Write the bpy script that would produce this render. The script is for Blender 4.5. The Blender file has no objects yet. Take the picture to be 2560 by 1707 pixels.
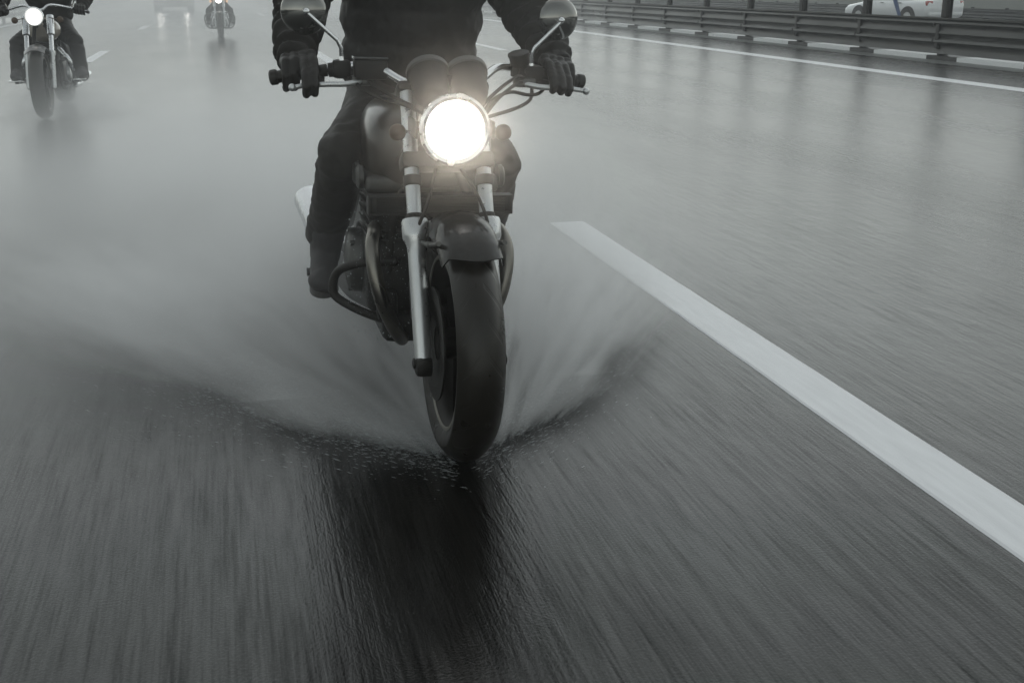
import bpy, bmesh, math, random
import numpy as np
from mathutils import Vector, Matrix, noise as mnoise
R = math.radians
SC = bpy.context.scene
COL = SC.collection
rnd = random.Random(7)

# ---------------------------------------------------------------- camera, sky, sun, exposure
YAW, PITCH, LENS, CAM_H = 13.81, 17.246, 40.43, 1.2
cd = bpy.data.cameras.new('camera'); cam = bpy.data.objects.new('camera', cd); COL.objects.link(cam)
cam.location = (0, 0, CAM_H)
cam.rotation_euler = (R(90 - PITCH), 0, R(-YAW))
cd.lens = LENS; cd.sensor_width = 36; cd.clip_start = 0.05; cd.clip_end = 2000
SC.camera = cam
SUN_EL, SUN_AZ = 42, 24            # a sun wholly veiled by rain cloud, ahead of the camera
w = bpy.data.worlds.new('World'); SC.world = w; w.use_nodes = True
wn = w.node_tree.nodes; wl = w.node_tree.links
bg = wn['Background']; bg.inputs['Strength'].default_value = 0.117
sky = wn.new('ShaderNodeTexSky'); sky.sky_type = 'NISHITA'; sky.sun_disc = False
sky.sun_elevation = R(SUN_EL); sky.sun_rotation = R(SUN_AZ)
sky.air_density = 2.0; sky.dust_density = 0.0; sky.ozone_density = 1.5
hs = wn.new('ShaderNodeHueSaturation'); hs.inputs['Saturation'].default_value = 0.12   # overcast: grey, not blue
tint = wn.new('ShaderNodeMix'); tint.data_type = 'RGBA'; tint.blend_type = 'MULTIPLY'; tint.inputs['Factor'].default_value = 1
tint.inputs['B'].default_value = (.94, 1.0, .985, 1)
wl.new(sky.outputs[0], hs.inputs['Color']); wl.new(hs.outputs[0], tint.inputs['A']); wl.new(tint.outputs['Result'], bg.inputs['Color'])
sd = bpy.data.lights.new('sun', 'SUN'); sd.energy = 0.5; sd.angle = R(130); sd.color = (1, .97, .93)
sun = bpy.data.objects.new('sun', sd); COL.objects.link(sun)
az, el = R(SUN_AZ), R(SUN_EL)
sun.rotation_euler = Vector((math.sin(az) * math.cos(el), math.cos(az) * math.cos(el), math.sin(el))).to_track_quat('Z', 'Y').to_euler()
SC.view_settings.view_transform = 'Standard'; SC.view_settings.look = 'None'
SC.view_settings.exposure = 0.0; SC.view_settings.gamma = 1
cy = SC.cycles
cy.use_denoising = True; cy.max_bounces = 8; cy.diffuse_bounces = 3; cy.glossy_bounces = 4
cy.volume_bounces = 3; cy.transparent_max_bounces = 8; cy.caustics_reflective = False; cy.caustics_refractive = False
cy.volume_step_rate = 1.0; cy.volume_max_steps = 160; cy.sample_clamp_indirect = 6.0

# ---------------------------------------------------------------- helpers
def tag(o, label=None, cat=None, group=None, kind=None):
    if label: o['label'] = label
    if cat: o['category'] = cat
    if group: o['group'] = group
    if kind: o['kind'] = kind
    return o

def empty(name, loc, rot=(0, 0, 0)):
    o = bpy.data.objects.new(name, None); COL.objects.link(o); o.location = loc; o.rotation_euler = rot
    o.empty_display_size = 0.2
    return o

def obj(name, bm, mat, parent=None, smooth=True):
    me = bpy.data.meshes.new(name)
    bmesh.ops.recalc_face_normals(bm, faces=bm.faces)
    bm.to_mesh(me); bm.free()
    if smooth:
        me.polygons.foreach_set('use_smooth', [True] * len(me.polygons))
        try: me.set_sharp_from_angle(angle=R(42))
        except Exception: pass
    for m in (mat if isinstance(mat, (list, tuple)) else [mat]): me.materials.append(m)
    o = bpy.data.objects.new(name, me); COL.objects.link(o)
    if parent: o.parent = parent
    return o

def children(o): return [c for c in bpy.data.objects if c.parent == o]
def copy_tree(o, parent=None):
    c = o.copy(); COL.objects.link(c)
    if parent: c.parent = parent
    for ch in children(o): copy_tree(ch, c)
    return c

V = Vector
def frame_of(d):
    d = d.normalized()
    a = V((0, 0, 1)) if abs(d.z) < .9 else V((0, 1, 0))
    u = d.cross(a).normalized(); v = u.cross(d).normalized()
    return u, v

def smooth_path(pts, n=6):
    P = [V(p) for p in pts]
    if len(P) < 3: return P
    out = []
    for i in range(len(P) - 1):
        p0 = P[max(i - 1, 0)]; p1 = P[i]; p2 = P[i + 1]; p3 = P[min(i + 2, len(P) - 1)]
        for k in range(n):
            t = k / n
            out.append(.5 * ((2 * p1) + (-p0 + p2) * t + (2 * p0 - 5 * p1 + 4 * p2 - p3) * t * t + (-p0 + 3 * p1 - 3 * p2 + p3) * t ** 3))
    out.append(P[-1])
    return out

def loft(bm, rings, cap=True, closed=True):
    vs = [[bm.verts.new(p) for p in r] for r in rings]
    for a, b in zip(vs, vs[1:]):
        n = len(a)
        for i in range(n if closed else n - 1):
            j = (i + 1) % n
            try: bm.faces.new((a[i], a[j], b[j], b[i]))
            except ValueError: pass
    if cap and closed:
        bm.faces.new(list(reversed(vs[0]))); bm.faces.new(vs[-1])
    return vs

def tube(bm, pts, r, seg=12, smooth=True, n=6, sx=1.0):
    P = smooth_path(pts, n) if smooth else [V(p) for p in pts]
    N = len(P)
    rr = r if callable(r) else (lambda t: r)
    rings = []; u = None
    for i, p in enumerate(P):
        d = (P[min(i + 1, N - 1)] - P[max(i - 1, 0)]).normalized()
        if u is None: u, v = frame_of(d)
        else:
            u = (u - d * u.dot(d)).normalized(); v = d.cross(u)
        q = rr(i / (N - 1))
        rings.append([p + u * (math.cos(2 * math.pi * k / seg) * q * sx) + v * (math.sin(2 * math.pi * k / seg) * q) for k in range(seg)])
    loft(bm, rings)

def lathe(bm, prof, o=(0, 0, 0), axis=(0, 0, 1), seg=32, closed_prof=False):
    """prof: list of (distance along axis, radius)"""
    o = V(o); a = V(axis).normalized(); u, v = frame_of(a)
    rings = [[o + a * h + (u * math.cos(2 * math.pi * k / seg) + v * math.sin(2 * math.pi * k / seg)) * max(r, 1e-4) for k in range(seg)] for h, r in prof]
    if closed_prof: loft(bm, rings + [rings[0]], cap=False); bmesh.ops.remove_doubles(bm, verts=bm.verts, dist=1e-6)
    else: loft(bm, rings)

def box(bm, c, s, bev=0.0, rot=None, seg=2):
    t = bmesh.new(); bmesh.ops.create_cube(t, size=1)
    for v in t.verts: v.co = V((v.co.x * s[0], v.co.y * s[1], v.co.z * s[2]))
    if bev: bmesh.ops.bevel(t, geom=list(t.edges), offset=bev, segments=seg, affect='EDGES', profile=.6)
    M = (rot.to_matrix().to_4x4() if rot is not None else Matrix())
    M = Matrix.Translation(V(c)) @ M
    m = {}
    for v in t.verts: m[v] = bm.verts.new(M @ v.co)
    for f in t.faces: bm.faces.new([m[v] for v in f.verts])
    t.free()

def ellipsoid(bm, c, s, rot=None, u=20, v=12):
    r = bmesh.ops.create_uvsphere(bm, u_segments=u, v_segments=v, radius=1)['verts']
    M = rot.to_matrix() if rot is not None else Matrix.Identity(3)
    for q in r: q.co = M @ V((q.co.x * s[0], q.co.y * s[1], q.co.z * s[2])) + V(c)

def capsule(bm, a, b, ra, rb, seg=14):
    a = V(a); b = V(b); d = (b - a); L = d.length; d = d / L
    u, v = frame_of(d); rings = []
    for k in range(1, 6):
        t = -math.pi / 2 + k * math.pi / 2 / 5
        rings.append((a + d * (math.sin(t) * ra), math.cos(t) * ra))
    for k in range(0, 5):
        t = k * math.pi / 2 / 5
        rings.append((b + d * (math.sin(t) * rb), math.cos(t) * rb))
    loft(bm, [[p + (u * math.cos(2 * math.pi * i / seg) + v * math.sin(2 * math.pi * i / seg)) * r for i in range(seg)] for p, r in rings])

def chain(bm, pts, rad):
    for i in range(len(pts) - 1): capsule(bm, pts[i], pts[i + 1], rad[i], rad[i + 1])

def fuse(bm, voxel, iters=4, disp=None):
    """union of overlapping closed shapes -> one continuous smooth surface; disp(co, normal) -> offset length"""
    me = bpy.data.meshes.new('tmp'); bmesh.ops.recalc_face_normals(bm, faces=bm.faces); bm.to_mesh(me); bm.free()
    o = bpy.data.objects.new('tmp', me); COL.objects.link(o)
    m = o.modifiers.new('r', 'REMESH'); m.mode = 'VOXEL'; m.voxel_size = voxel
    s = o.modifiers.new('s', 'SMOOTH'); s.iterations = iters; s.factor = .5
    dg = bpy.context.evaluated_depsgraph_get(); dg.update()
    e = bpy.data.meshes.new_from_object(o.evaluated_get(dg))
    bpy.data.objects.remove(o); bpy.data.meshes.remove(me)
    b = bmesh.new(); b.from_mesh(e); bpy.data.meshes.remove(e)
    if disp:
        b.normal_update()
        new = [v.co + v.normal * disp(v.co, v.normal) for v in b.verts]
        for v, c in zip(b.verts, new): v.co = c
    return b

# ---------------------------------------------------------------- materials
def material(name, col, rough=.5, metal=0.0, var=0.0, vscale=8.0, bump=0.0, bscale=60.0, coat=0.0, spec=.5, rvar=0.0, stretch=(1, 1, 1)):
    m = bpy.data.materials.new(name); m.use_nodes = True
    nt = m.node_tree; n = nt.nodes; l = nt.links; p = n['Principled BSDF']
    p.inputs['Base Color'].default_value = (*col, 1); p.inputs['Roughness'].default_value = rough
    p.inputs['Metallic'].default_value = metal; p.inputs['Coat Weight'].default_value = coat
    p.inputs['Coat Roughness'].default_value = .06; p.inputs['Specular IOR Level'].default_value = spec
    tc = n.new('ShaderNodeTexCoord'); mp = n.new('ShaderNodeMapping'); mp.inputs['Scale'].default_value = stretch
    l.new(tc.outputs['Object'], mp.inputs['Vector'])
    if var or rvar:
        nz = n.new('ShaderNodeTexNoise'); nz.inputs['Scale'].default_value = vscale; nz.inputs['Detail'].default_value = 6
        l.new(mp.outputs[0], nz.inputs['Vector'])
        if var:
            mx = n.new('ShaderNodeMix'); mx.data_type = 'RGBA'
            mx.inputs['A'].default_value = (*[c * (1 - var) for c in col], 1); mx.inputs['B'].default_value = (*[min(1, c * (1 + var)) for c in col], 1)
            l.new(nz.outputs[0], mx.inputs['Factor']); l.new(mx.outputs['Result'], p.inputs['Base Color'])
        if rvar:
            mr = n.new('ShaderNodeMapRange'); mr.inputs['From Min'].default_value = .3; mr.inputs['From Max'].default_value = .7
            mr.inputs['To Min'].default_value = max(.03, rough - rvar); mr.inputs['To Max'].default_value = rough + rvar
            l.new(nz.outputs[0], mr.inputs['Value']); l.new(mr.outputs[0], p.inputs['Roughness'])
    if bump:
        b = n.new('ShaderNodeBump'); b.inputs['Strength'].default_value = bump; b.inputs['Distance'].default_value = .004
        z = n.new('ShaderNodeTexNoise'); z.inputs['Scale'].default_value = bscale; z.inputs['Detail'].default_value = 5
        l.new(mp.outputs[0], z.inputs['Vector']); l.new(z.outputs[0], b.inputs['Height']); l.new(b.outputs[0], p.inputs['Normal'])
    return m

def emitter(name, col, strength, base=(.8, .8, .8)):
    m = material(name, base, .2); p = m.node_tree.nodes['Principled BSDF']
    p.inputs['Emission Color'].default_value = (*col, 1); p.inputs['Emission Strength'].default_value = strength
    return m

class NX:
    """tiny expression helper for shader math"""
    def __init__(s, nt): s.nt = nt
    def m(s, op, *a, clamp=False):
        n = s.nt.nodes.new('ShaderNodeMath'); n.operation = op; n.use_clamp = clamp
        for i, x in enumerate(a):
            if isinstance(x, (int, float)): n.inputs[i].default_value = x
            else: s.nt.links.new(x, n.inputs[i])
        return n.outputs[0]
    def ss(s, v, a, b, lo=0.0, hi=1.0):
        n = s.nt.nodes.new('ShaderNodeMapRange'); n.interpolation_type = 'SMOOTHSTEP'
        for k, x in zip(('Value', 'From Min', 'From Max', 'To Min', 'To Max'), (v, a, b, lo, hi)):
            if isinstance(x, (int, float)): n.inputs[k].default_value = x
            else: s.nt.links.new(x, n.inputs[k])
        return n.outputs[0]
    def noise(s, vec, scale, detail=3, rough=.5):
        n = s.nt.nodes.new('ShaderNodeTexNoise'); n.inputs['Scale'].default_value = scale; n.inputs['Detail'].default_value = detail
        n.inputs['Roughness'].default_value = rough; s.nt.links.new(vec, n.inputs['Vector']); return n.outputs[0]
    def vec(s, x, y, z):
        n = s.nt.nodes.new('ShaderNodeCombineXYZ')
        for i, q in enumerate((x, y, z)):
            if isinstance(q, (int, float)): n.inputs[i].default_value = q
            else: s.nt.links.new(q, n.inputs[i])
        return n.outputs[0]

def road_material():
    m = bpy.data.materials.new('wet_asphalt'); m.use_nodes = True; nt = m.node_tree; n = nt.nodes; l = nt.links; x = NX(nt)
    p = n['Principled BSDF']
    tc = n.new('ShaderNodeTexCoord'); sp = n.new('ShaderNodeSeparateXYZ'); l.new(tc.outputs['Object'], sp.inputs[0])
    X, Y = sp.outputs[0], sp.outputs[1]
    rut = x.noise(x.vec(x.m('MULTIPLY', X, 1.6), x.m('MULTIPLY', Y, .05), 0), 1.0, 4)       # wheel ruts and wear along the lane
    fine = x.noise(x.vec(x.m('MULTIPLY', X, 110), x.m('MULTIPLY', Y, 3.6), 0), 1.0, 3, .6)  # fine grooves run along the road
    mid = x.noise(x.vec(x.m('MULTIPLY', X, 34), x.m('MULTIPLY', Y, 1.8), 3), 1.0, 3, .55)
    grain = x.noise(x.vec(X, Y, 0), 160, 2)
    patch = x.noise(x.vec(x.m('MULTIPLY', X, .9), x.m('MULTIPLY', Y, .22), 7), 1.0, 3, .5)   # wetter and drier patches
    val = x.m('ADD', x.m('MULTIPLY', fine, .45), x.m('ADD', x.m('MULTIPLY', mid, .35), x.m('MULTIPLY', grain, .2)))
    cr = n.new('ShaderNodeMapRange'); cr.inputs['From Min'].default_value = .36; cr.inputs['From Max'].default_value = .66
    cr.inputs['To Min'].default_value = .002; cr.inputs['To Max'].default_value = .010; l.new(val, cr.inputs['Value'])
    cc = n.new('ShaderNodeCombineColor'); 
    l.new(cr.outputs[0], cc.inputs[0]); l.new(x.m('MULTIPLY', cr.outputs[0], .95), cc.inputs[1]); l.new(x.m('MULTIPLY', cr.outputs[0], .78), cc.inputs[2])
    l.new(cc.outputs[0], p.inputs['Base Color'])
    rg = x.m('ADD', x.m('MULTIPLY', x.ss(patch, .35, .65), .05), x.m('MULTIPLY', fine, .12))
    coarse = x.ss(X, 1.5, 3.6)                                                  # coarser surfacing in the right-hand lanes
    l.new(x.m('ADD', rg, x.m('ADD', .12, x.m('MULTIPLY', coarse, .055))), p.inputs['Roughness'])
    p.inputs['IOR'].default_value = 1.5
    wet = x.m('ADD', x.m('MULTIPLY', fine, .40), x.m('ADD', x.m('MULTIPLY', mid, .26), x.m('ADD', x.m('MULTIPLY', rut, .22), x.m('MULTIPLY', grain, .18))))
    l.new(x.m('MULTIPLY', x.m('MULTIPLY', x.ss(wet, .36, .64, .13, .56), x.ss(patch, .32, .68, .78, 1.14)), x.ss(X, 1.5, 3.6, 1.0, .72)), p.inputs['Specular IOR Level'])
    rip = x.noise(x.vec(x.m('MULTIPLY', X, 16), x.m('MULTIPLY', Y, 6), 11), 1.0, 4, .6)     # rain-pocked water film
    h = x.m('ADD', x.m('MULTIPLY', rip, x.m('ADD', .75, x.m('MULTIPLY', coarse, 1.2))), x.m('ADD', x.m('MULTIPLY', fine, .32), x.m('ADD', x.m('MULTIPLY', mid, .22), x.m('MULTIPLY', grain, .30))))
    b = n.new('ShaderNodeBump'); b.inputs['Strength'].default_value = .45; b.inputs['Distance'].default_value = .004
    l.new(h, b.inputs['Height']); l.new(b.outputs[0], p.inputs['Normal'])
    return m

M = {}
M['road'] = road_material()
M['paint'] = material('worn_white_paint', (.64, .65, .665), .35, var=.16, vscale=14, bump=.2, bscale=140, stretch=(3, .3, 1))
M['rubber'] = material('wet_tyre_rubber', (.017, .015, .011), .42, spec=.4, var=.25, vscale=14, bump=.25, bscale=90, rvar=.08)
M['tread'] = material('front_tyre_tread', (.013, .011, .008), .34, spec=.42, var=.25, vscale=14, rvar=.10)
_n = M['tread'].node_tree; _x = NX(_n); _tc = _n.nodes.new('ShaderNodeTexCoord'); _sp = _n.nodes.new('ShaderNodeSeparateXYZ'); _n.links.new(_tc.outputs['Object'], _sp.inputs[0])
_ax = _x.m('ABSOLUTE', _sp.outputs[0]); _an = _x.m('ARCTAN2', _x.m('SUBTRACT', _sp.outputs[2], .31), _sp.outputs[1])
_g = _x.ss(_x.m('SINE', _x.m('ADD', _x.m('MULTIPLY', _an, 22), _x.m('MULTIPLY', _ax, -95))), .80, .93)                  # diagonal rain grooves
_g = _x.m('MULTIPLY', _g, _x.m('MULTIPLY', _x.ss(_ax, .008, .012), _x.ss(_ax, .046, .052, 1.0, 0.0)))
_h = _x.m('ADD', _x.m('MULTIPLY', _g, -1), _x.m('MULTIPLY', _x.noise(_tc.outputs['Object'], 120, 3), .12))
_b = _n.nodes.new('ShaderNodeBump'); _b.inputs['Strength'].default_value = .22; _b.inputs['Distance'].default_value = .003
_n.links.new(_h, _b.inputs['Height']); _n.links.new(_b.outputs[0], _n.nodes['Principled BSDF'].inputs['Normal'])
M['black'] = material('black_plastic', (.013, .011, .009), .5, spec=.35, bump=.12, bscale=150)
M['blackgloss'] = material('black_gloss', (.010, .010, .010), .12, coat=.6, bump=.02, bscale=40)
M['paintblack'] = material('dark_tank_paint', (.016, .014, .011), .30, coat=.35, bump=.015, bscale=25)
M['fender'] = material('wet_fender_paint', (.006, .0055, .004), .6, spec=.15, var=.6, vscale=22, rvar=.2, bump=.3, bscale=55, coat=.45)
M['pipe'] = material('heat_stained_steel', (.20, .19, .17), .34, 1.0, var=.5, vscale=9, rvar=.1)
M['chrome'] = material('wet_chrome', (.72, .73, .74), .24, 1.0, rvar=.07, vscale=30, bump=.05, bscale=80)
M['alu'] = material('brushed_alloy', (.62, .63, .63), .34, .8, rvar=.1, vscale=40, bump=.08, bscale=120)
M['steel'] = material('dark_steel', (.10, .10, .095), .45, .8, var=.2, vscale=20, bump=.1)
M['engine'] = material('engine_metal', (.022, .021, .019), .45, .5, var=.4, vscale=12, bump=.2, bscale=60)
M['rim'] = material('rim_metal', (.012, .011, .009), .55, .2, spec=.3)
M['rimedge'] = material('rim_lip', (.26, .25, .22), .45, .6)
M['jacket'] = material('black_jacket_cloth', (.012, .010, .008), .6, var=.4, vscale=16, bump=.5, bscale=38, spec=.35)
M['jeans'] = material('dark_wet_denim', (.026, .023, .020), .65, spec=.3, var=.3, vscale=20, bump=.35, bscale=70)
M['leather'] = material('black_leather', (.013, .011, .009), .5, spec=.35, var=.3, vscale=25, bump=.3, bscale=80)
M['boot'] = material('suede_boot', (.040, .037, .038), .75, var=.3, vscale=18, bump=.4, bscale=60)
M['skin'] = material('skin', (.45, .28, .20), .5)
M['visor'] = material('dark_visor', (.01, .01, .012), .06, coat=1)
M['mirror'] = material('mirror_shell', (.22, .22, .21), .10, .9, bump=.02, bscale=20)
M['glass'] = material('mirror_glass', (.8, .8, .8), .02, 1.0)
M['lamp'] = emitter('headlamp_glow', (1.0, .975, .94), 2.2)
M['lamp_far'] = emitter('distant_headlamp_glow', (1.0, .95, .88), 40.0)
M['amber'] = material('amber_lens', (.07, .035, .014), .3, coat=.3)
_n = M['lamp'].node_tree; _x = NX(_n); _tc = _n.nodes.new('ShaderNodeTexCoord'); _sp = _n.nodes.new('ShaderNodeSeparateXYZ'); _n.links.new(_tc.outputs['Object'], _sp.inputs[0])
_dx, _dz = _x.m('ADD', _sp.outputs[0], .009), _x.m('SUBTRACT', _sp.outputs[2], .855)
_r2 = _x.m('ADD', _x.m('MULTIPLY', _dx, _dx), _x.m('MULTIPLY', _dz, _dz))
_rib = _x.m('MULTIPLY', _x.m('MULTIPLY', _x.m('ADD', _x.m('SINE', _x.m('MULTIPLY', _dx, 900)), 1), .3), _x.ss(_dz, -.03, .0, 1.0, 0.0))   # moulded flutes of the lens
_n.links.new(_x.m('SUBTRACT', _x.m('ADD', _x.m('MULTIPLY', _x.m('EXPONENT', _x.m('DIVIDE', _x.m('MULTIPLY', _r2, -1), .0016)), 2.0), .80), _rib), _n.nodes['Principled BSDF'].inputs['Emission Strength'])
M['lamp_mid'] = emitter('misty_headlamp_glow', (1.0, .96, .9), 6.0)
M['amberlit'] = emitter('lit_amber_lens', (1.0, .68, .48), .8, (.5, .2, .05))
M['galv'] = material('weathered_galvanised_steel', (.026, .026, .022), .36, .35, var=.35, vscale=3, bump=.15, bscale=30, rvar=.1, stretch=(1, .25, 1))
M['post'] = material('dark_post_steel', (.016, .015, .013), .5, .2, var=.3, vscale=6, bump=.1)
M['conc'] = material('wet_concrete', (.16, .165, .16), .35, var=.25, vscale=3, bump=.3, bscale=50)
M['carwhite'] = material('white_car_paint', (.74, .76, .77), .25, coat=.8)
M['cargrey'] = material('grey_car_paint', (.05, .055, .055), .3, coat=.6)
M['carglass'] = material('car_window_glass', (.02, .024, .026), .08, coat=.5)
M['blue'] = material('blue_decal', (.03, .07, .20), .35)
M['tail'] = material('red_tail_lens', (.35, .035, .02), .15, coat=.7)
M['plate'] = material('number_plate', (.6, .6, .58), .4)
M['hedge'] = material('verge_earth', (.035, .04, .028), .9, var=.5, vscale=1.2, bump=.6, bscale=8)
M['tan'] = material('cream_tank_paint', (.35, .31, .26), .25, coat=.8)
M['water'] = material('water_droplet', (.42, .45, .46), .2, spec=.6)

# ---------------------------------------------------------------- ground, road, markings
def sheet(name, x0, x1, y0, y1, z0, z1, mat, nx=1, ny=1):
    bm = bmesh.new()
    g = [[bm.verts.new((x0 + (x1 - x0) * i / nx, y0 + (y1 - y0) * j / ny, z0 + (z1 - z0) * i / nx)) for j in range(ny + 1)] for i in range(nx + 1)]
    for i in range(nx):
        for j in range(ny): bm.faces.new((g[i][j], g[i + 1][j], g[i + 1][j + 1], g[i][j + 1]))
    return obj(name, bm, mat, smooth=False)

tag(sheet('ground', -420, 420, -40, 620, -1.2, -1.2, M['hedge']), kind='structure')
tag(sheet('road', -7.9, 11.42, -12, 600, 0, 0, M['road']), kind='structure')
def slab(name, x0, x1, y0, y1, z0, z1, mat):
    bm = bmesh.new(); box(bm, ((x0 + x1) / 2, (y0 + y1) / 2, (z0 + z1) / 2), (x1 - x0, y1 - y0, z1 - z0), min(.012, (z1 - z0) * .2))
    return obj(name, bm, mat)
bm = bmesh.new()   # opposite carriageway falls away from the median for drainage
pr = [(12.35, -.02), (27.6, -.30), (27.6, -.9), (12.35, -.9)]
loft(bm, [[(x, -12, z) for x, z in pr], [(x, 600, z) for x, z in pr]])
tag(obj('opposite_road', bm, M['road'], smooth=False), kind='structure')
tag(sheet('gutter', 10.98, 11.41, -12, 600, .004, .010, M['conc']), kind='structure')
tag(slab('verge', -14, -7.9, -12, 600, -.9, .03, M['hedge']), kind='structure')
bm = bmesh.new()   # rough low bank beyond the far guardrail
rows = []
for j in range(161):
    y = -12 + j * 3.8; ring = []
    for i in range(9):
        x = 27.6 + i * 1.5; h = -.30 + min(1.0, i / 6) * 1.1
        ring.append((x, y, h + (mnoise.noise(V((x * .5, y * .3, 0))) * .18 if i else 0)))
    rows.append(ring)
loft(bm, rows, closed=False)
tag(obj('bank', bm, M['hedge']), kind='structure')

def marking(name, x0, x1, y0, y1):
    bm = bmesh.new(); n = max(2, int((y1 - y0) / .12)); n = min(n, 260)
    prev = None
    for i in range(n + 1):
        y = y0 + (y1 - y0) * i / n
        j = (mnoise.noise(V((y * 9, x0, 1))) * .003, mnoise.noise(V((y * 9, x1, 5))) * .003)
        row = [bm.verts.new(p) for p in ((x0 + j[0] - .008, y, .0006), (x0 + j[0], y, .004), (x1 + j[1], y, .004), (x1 + j[1] + .008, y, .0006))]
        if prev:
            for q in range(3): bm.faces.new((prev[q], prev[q + 1], row[q + 1], row[q]))
        prev = row
    return tag(obj(name, bm, M['paint'], smooth=False), kind='structure')
marking('lane_line', 1.625, 1.795, -6, 5.74)
for y0, y1 in ((18.0, 22.2), (33.5, 37.3), (49, 53)): marking('lane_dash', 1.63, 1.79, y0, y1)
for y0, y1 in ((20.0, 23.4), (34.3, 37.4), (49, 53), (63, 67)): marking('lane_dash', -2.2, -2.04, y0, y1)
for y0, y1 in ((21.8, 25.6), (36, 40), (50, 54)): marking('lane_dash', 5.15, 5.31, y0, y1)
marking('edge_line', 9.06, 9.34, 3, 200)
marking('edge_line', -6.3, -6.1, 3, 200)

# kerb under the median guardrail, its face painted in white and black blocks
km = bpy.data.materials.new('kerb_paint'); km.use_nodes = True
x_ = NX(km.node_tree); tc = km.node_tree.nodes.new('ShaderNodeTexCoord'); sp = km.node_tree.nodes.new('ShaderNodeSeparateXYZ')
km.node_tree.links.new(tc.outputs['Object'], sp.inputs[0])
ph = x_.m('FRACT', x_.m('DIVIDE', x_.m('SUBTRACT', sp.outputs[1], 16.66 - 25), 2.5))
wear = x_.noise(tc.outputs['Object'], 9, 5)
fac = x_.m('MULTIPLY', x_.m('GREATER_THAN', ph, .34), x_.ss(wear, .2, .36))
mx = km.node_tree.nodes.new('ShaderNodeMix'); mx.data_type = 'RGBA'
mx.inputs['A'].default_value = (.018, .017, .015, 1); mx.inputs['B'].default_value = (.72, .73, .73, 1)
km.node_tree.links.new(fac, mx.inputs['Factor']); km.node_tree.links.new(mx.outputs['Result'], km.node_tree.nodes['Principled BSDF'].inputs['Base Color'])
km.node_tree.nodes['Principled BSDF'].inputs['Roughness'].default_value = .45
tag(slab('kerb', 11.42, 12.35, -12, 200, -.9, .075, km), kind='structure')

# ---------------------------------------------------------------- guardrails
def w_profile(x, zt, zb, side=-1):
    """two stacked corrugated beams, seen from the road on the -x side"""
    H = zt - zb; out = []
    f = [(0.0, .05), (0.0, 0), (-.035, 0), (-.05, .02), (-.05, .05), (-.005, .12), (.0, .16), (-.04, .215), (-.05, .24), (-.052, .33), (-.02, .40), (-.015, .44),
         (-.05, .50), (-.055, .53), (-.055, .57), (-.008, .64), (.0, .68), (-.04, .74), (-.05, .76), (-.052, .87), (-.02, .95), (.0, 1.0), (.006, 1.0)]
    return [(x - side * dx * -1 if side < 0 else x - dx, zt - t * H) for dx, t in f]

def guardrail(name, x, y0, y1, zt, zb, post_top, step, ph0, label, side=-1, z0=0.0, postw=.12, tall=True):
    root = empty(name, (x, y0, z0)); tag(root, label, 'guardrail')
    pr = w_profile(0, zt - z0, zb - z0, side)
    bm = bmesh.new()
    back = [(a + .006 * (1 if side < 0 else -1), b) for a, b in reversed(pr)]
    ring = pr + back
    ys = np.arange(0, y1 - y0 + .01, 5.0)
    loft(bm, [[(a, y, b) for a, b in ring] for y in ys])
    obj('beam', bm, M['galv'], root)
    k = 0
    while ph0 + k * step < y1:
        y = ph0 + k * step - y0; k += 1
        if y < 0.2: continue
        bm = bmesh.new(); s = 1 if side < 0 else -1
        h0 = -.05 if z0 >= 0 else -.05
        xc = s * (.16)
        box(bm, (xc - postw * .42, y, (post_top - z0 + h0) / 2), (.012, postw, post_top - z0 - h0), .002)
        box(bm, (xc + postw * .42, y, (post_top - z0 + h0) / 2), (.012, postw, post_top - z0 - h0), .002)
        box(bm, (xc, y, (post_top - z0 + h0) / 2), (postw * .84 - .016, .012, post_top - z0 - h0))
        box(bm, (xc, y, post_top - z0 + .006), (postw * 1.15, postw * 1.15, .010))
        p = obj('post', bm, M['post'], root)
        if tall:
            bm = bmesh.new(); box(bm, (s * .05, y, (zt + zb) / 2 - z0), (.07, .10, (zt - zb) * .72), .006)
            box(bm, (-s * .056, y, zt - z0 - .10), (.01, .05, .05), .004); box(bm, (-s * .056, y, zt - z0 - .36), (.01, .05, .05), .004)
            obj('bracket', bm, M['post'], p)
    return root
guardrail('guardrail', 11.52, 6, 96, .675, .100, 2.7, 2.5, 17.45 - 10, 'double corrugated steel guardrail with tall dark posts beside the wet motorway', z0=.075, postw=.13)
guardrail('guardrail', 27.0, 8, 120, .34, -.10, .38, 2.0, 9.0, 'grey guardrail farther off behind the white car', z0=-.29, postw=.09, tall=False)
guardrail('guardrail', -6.85, 0, 100, .80, .12, .82, 2.0, 1.0, 'dim guardrail along the opposite roadside beyond the small motorcyclists', side=1, z0=.0, postw=.1, tall=False)

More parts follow.
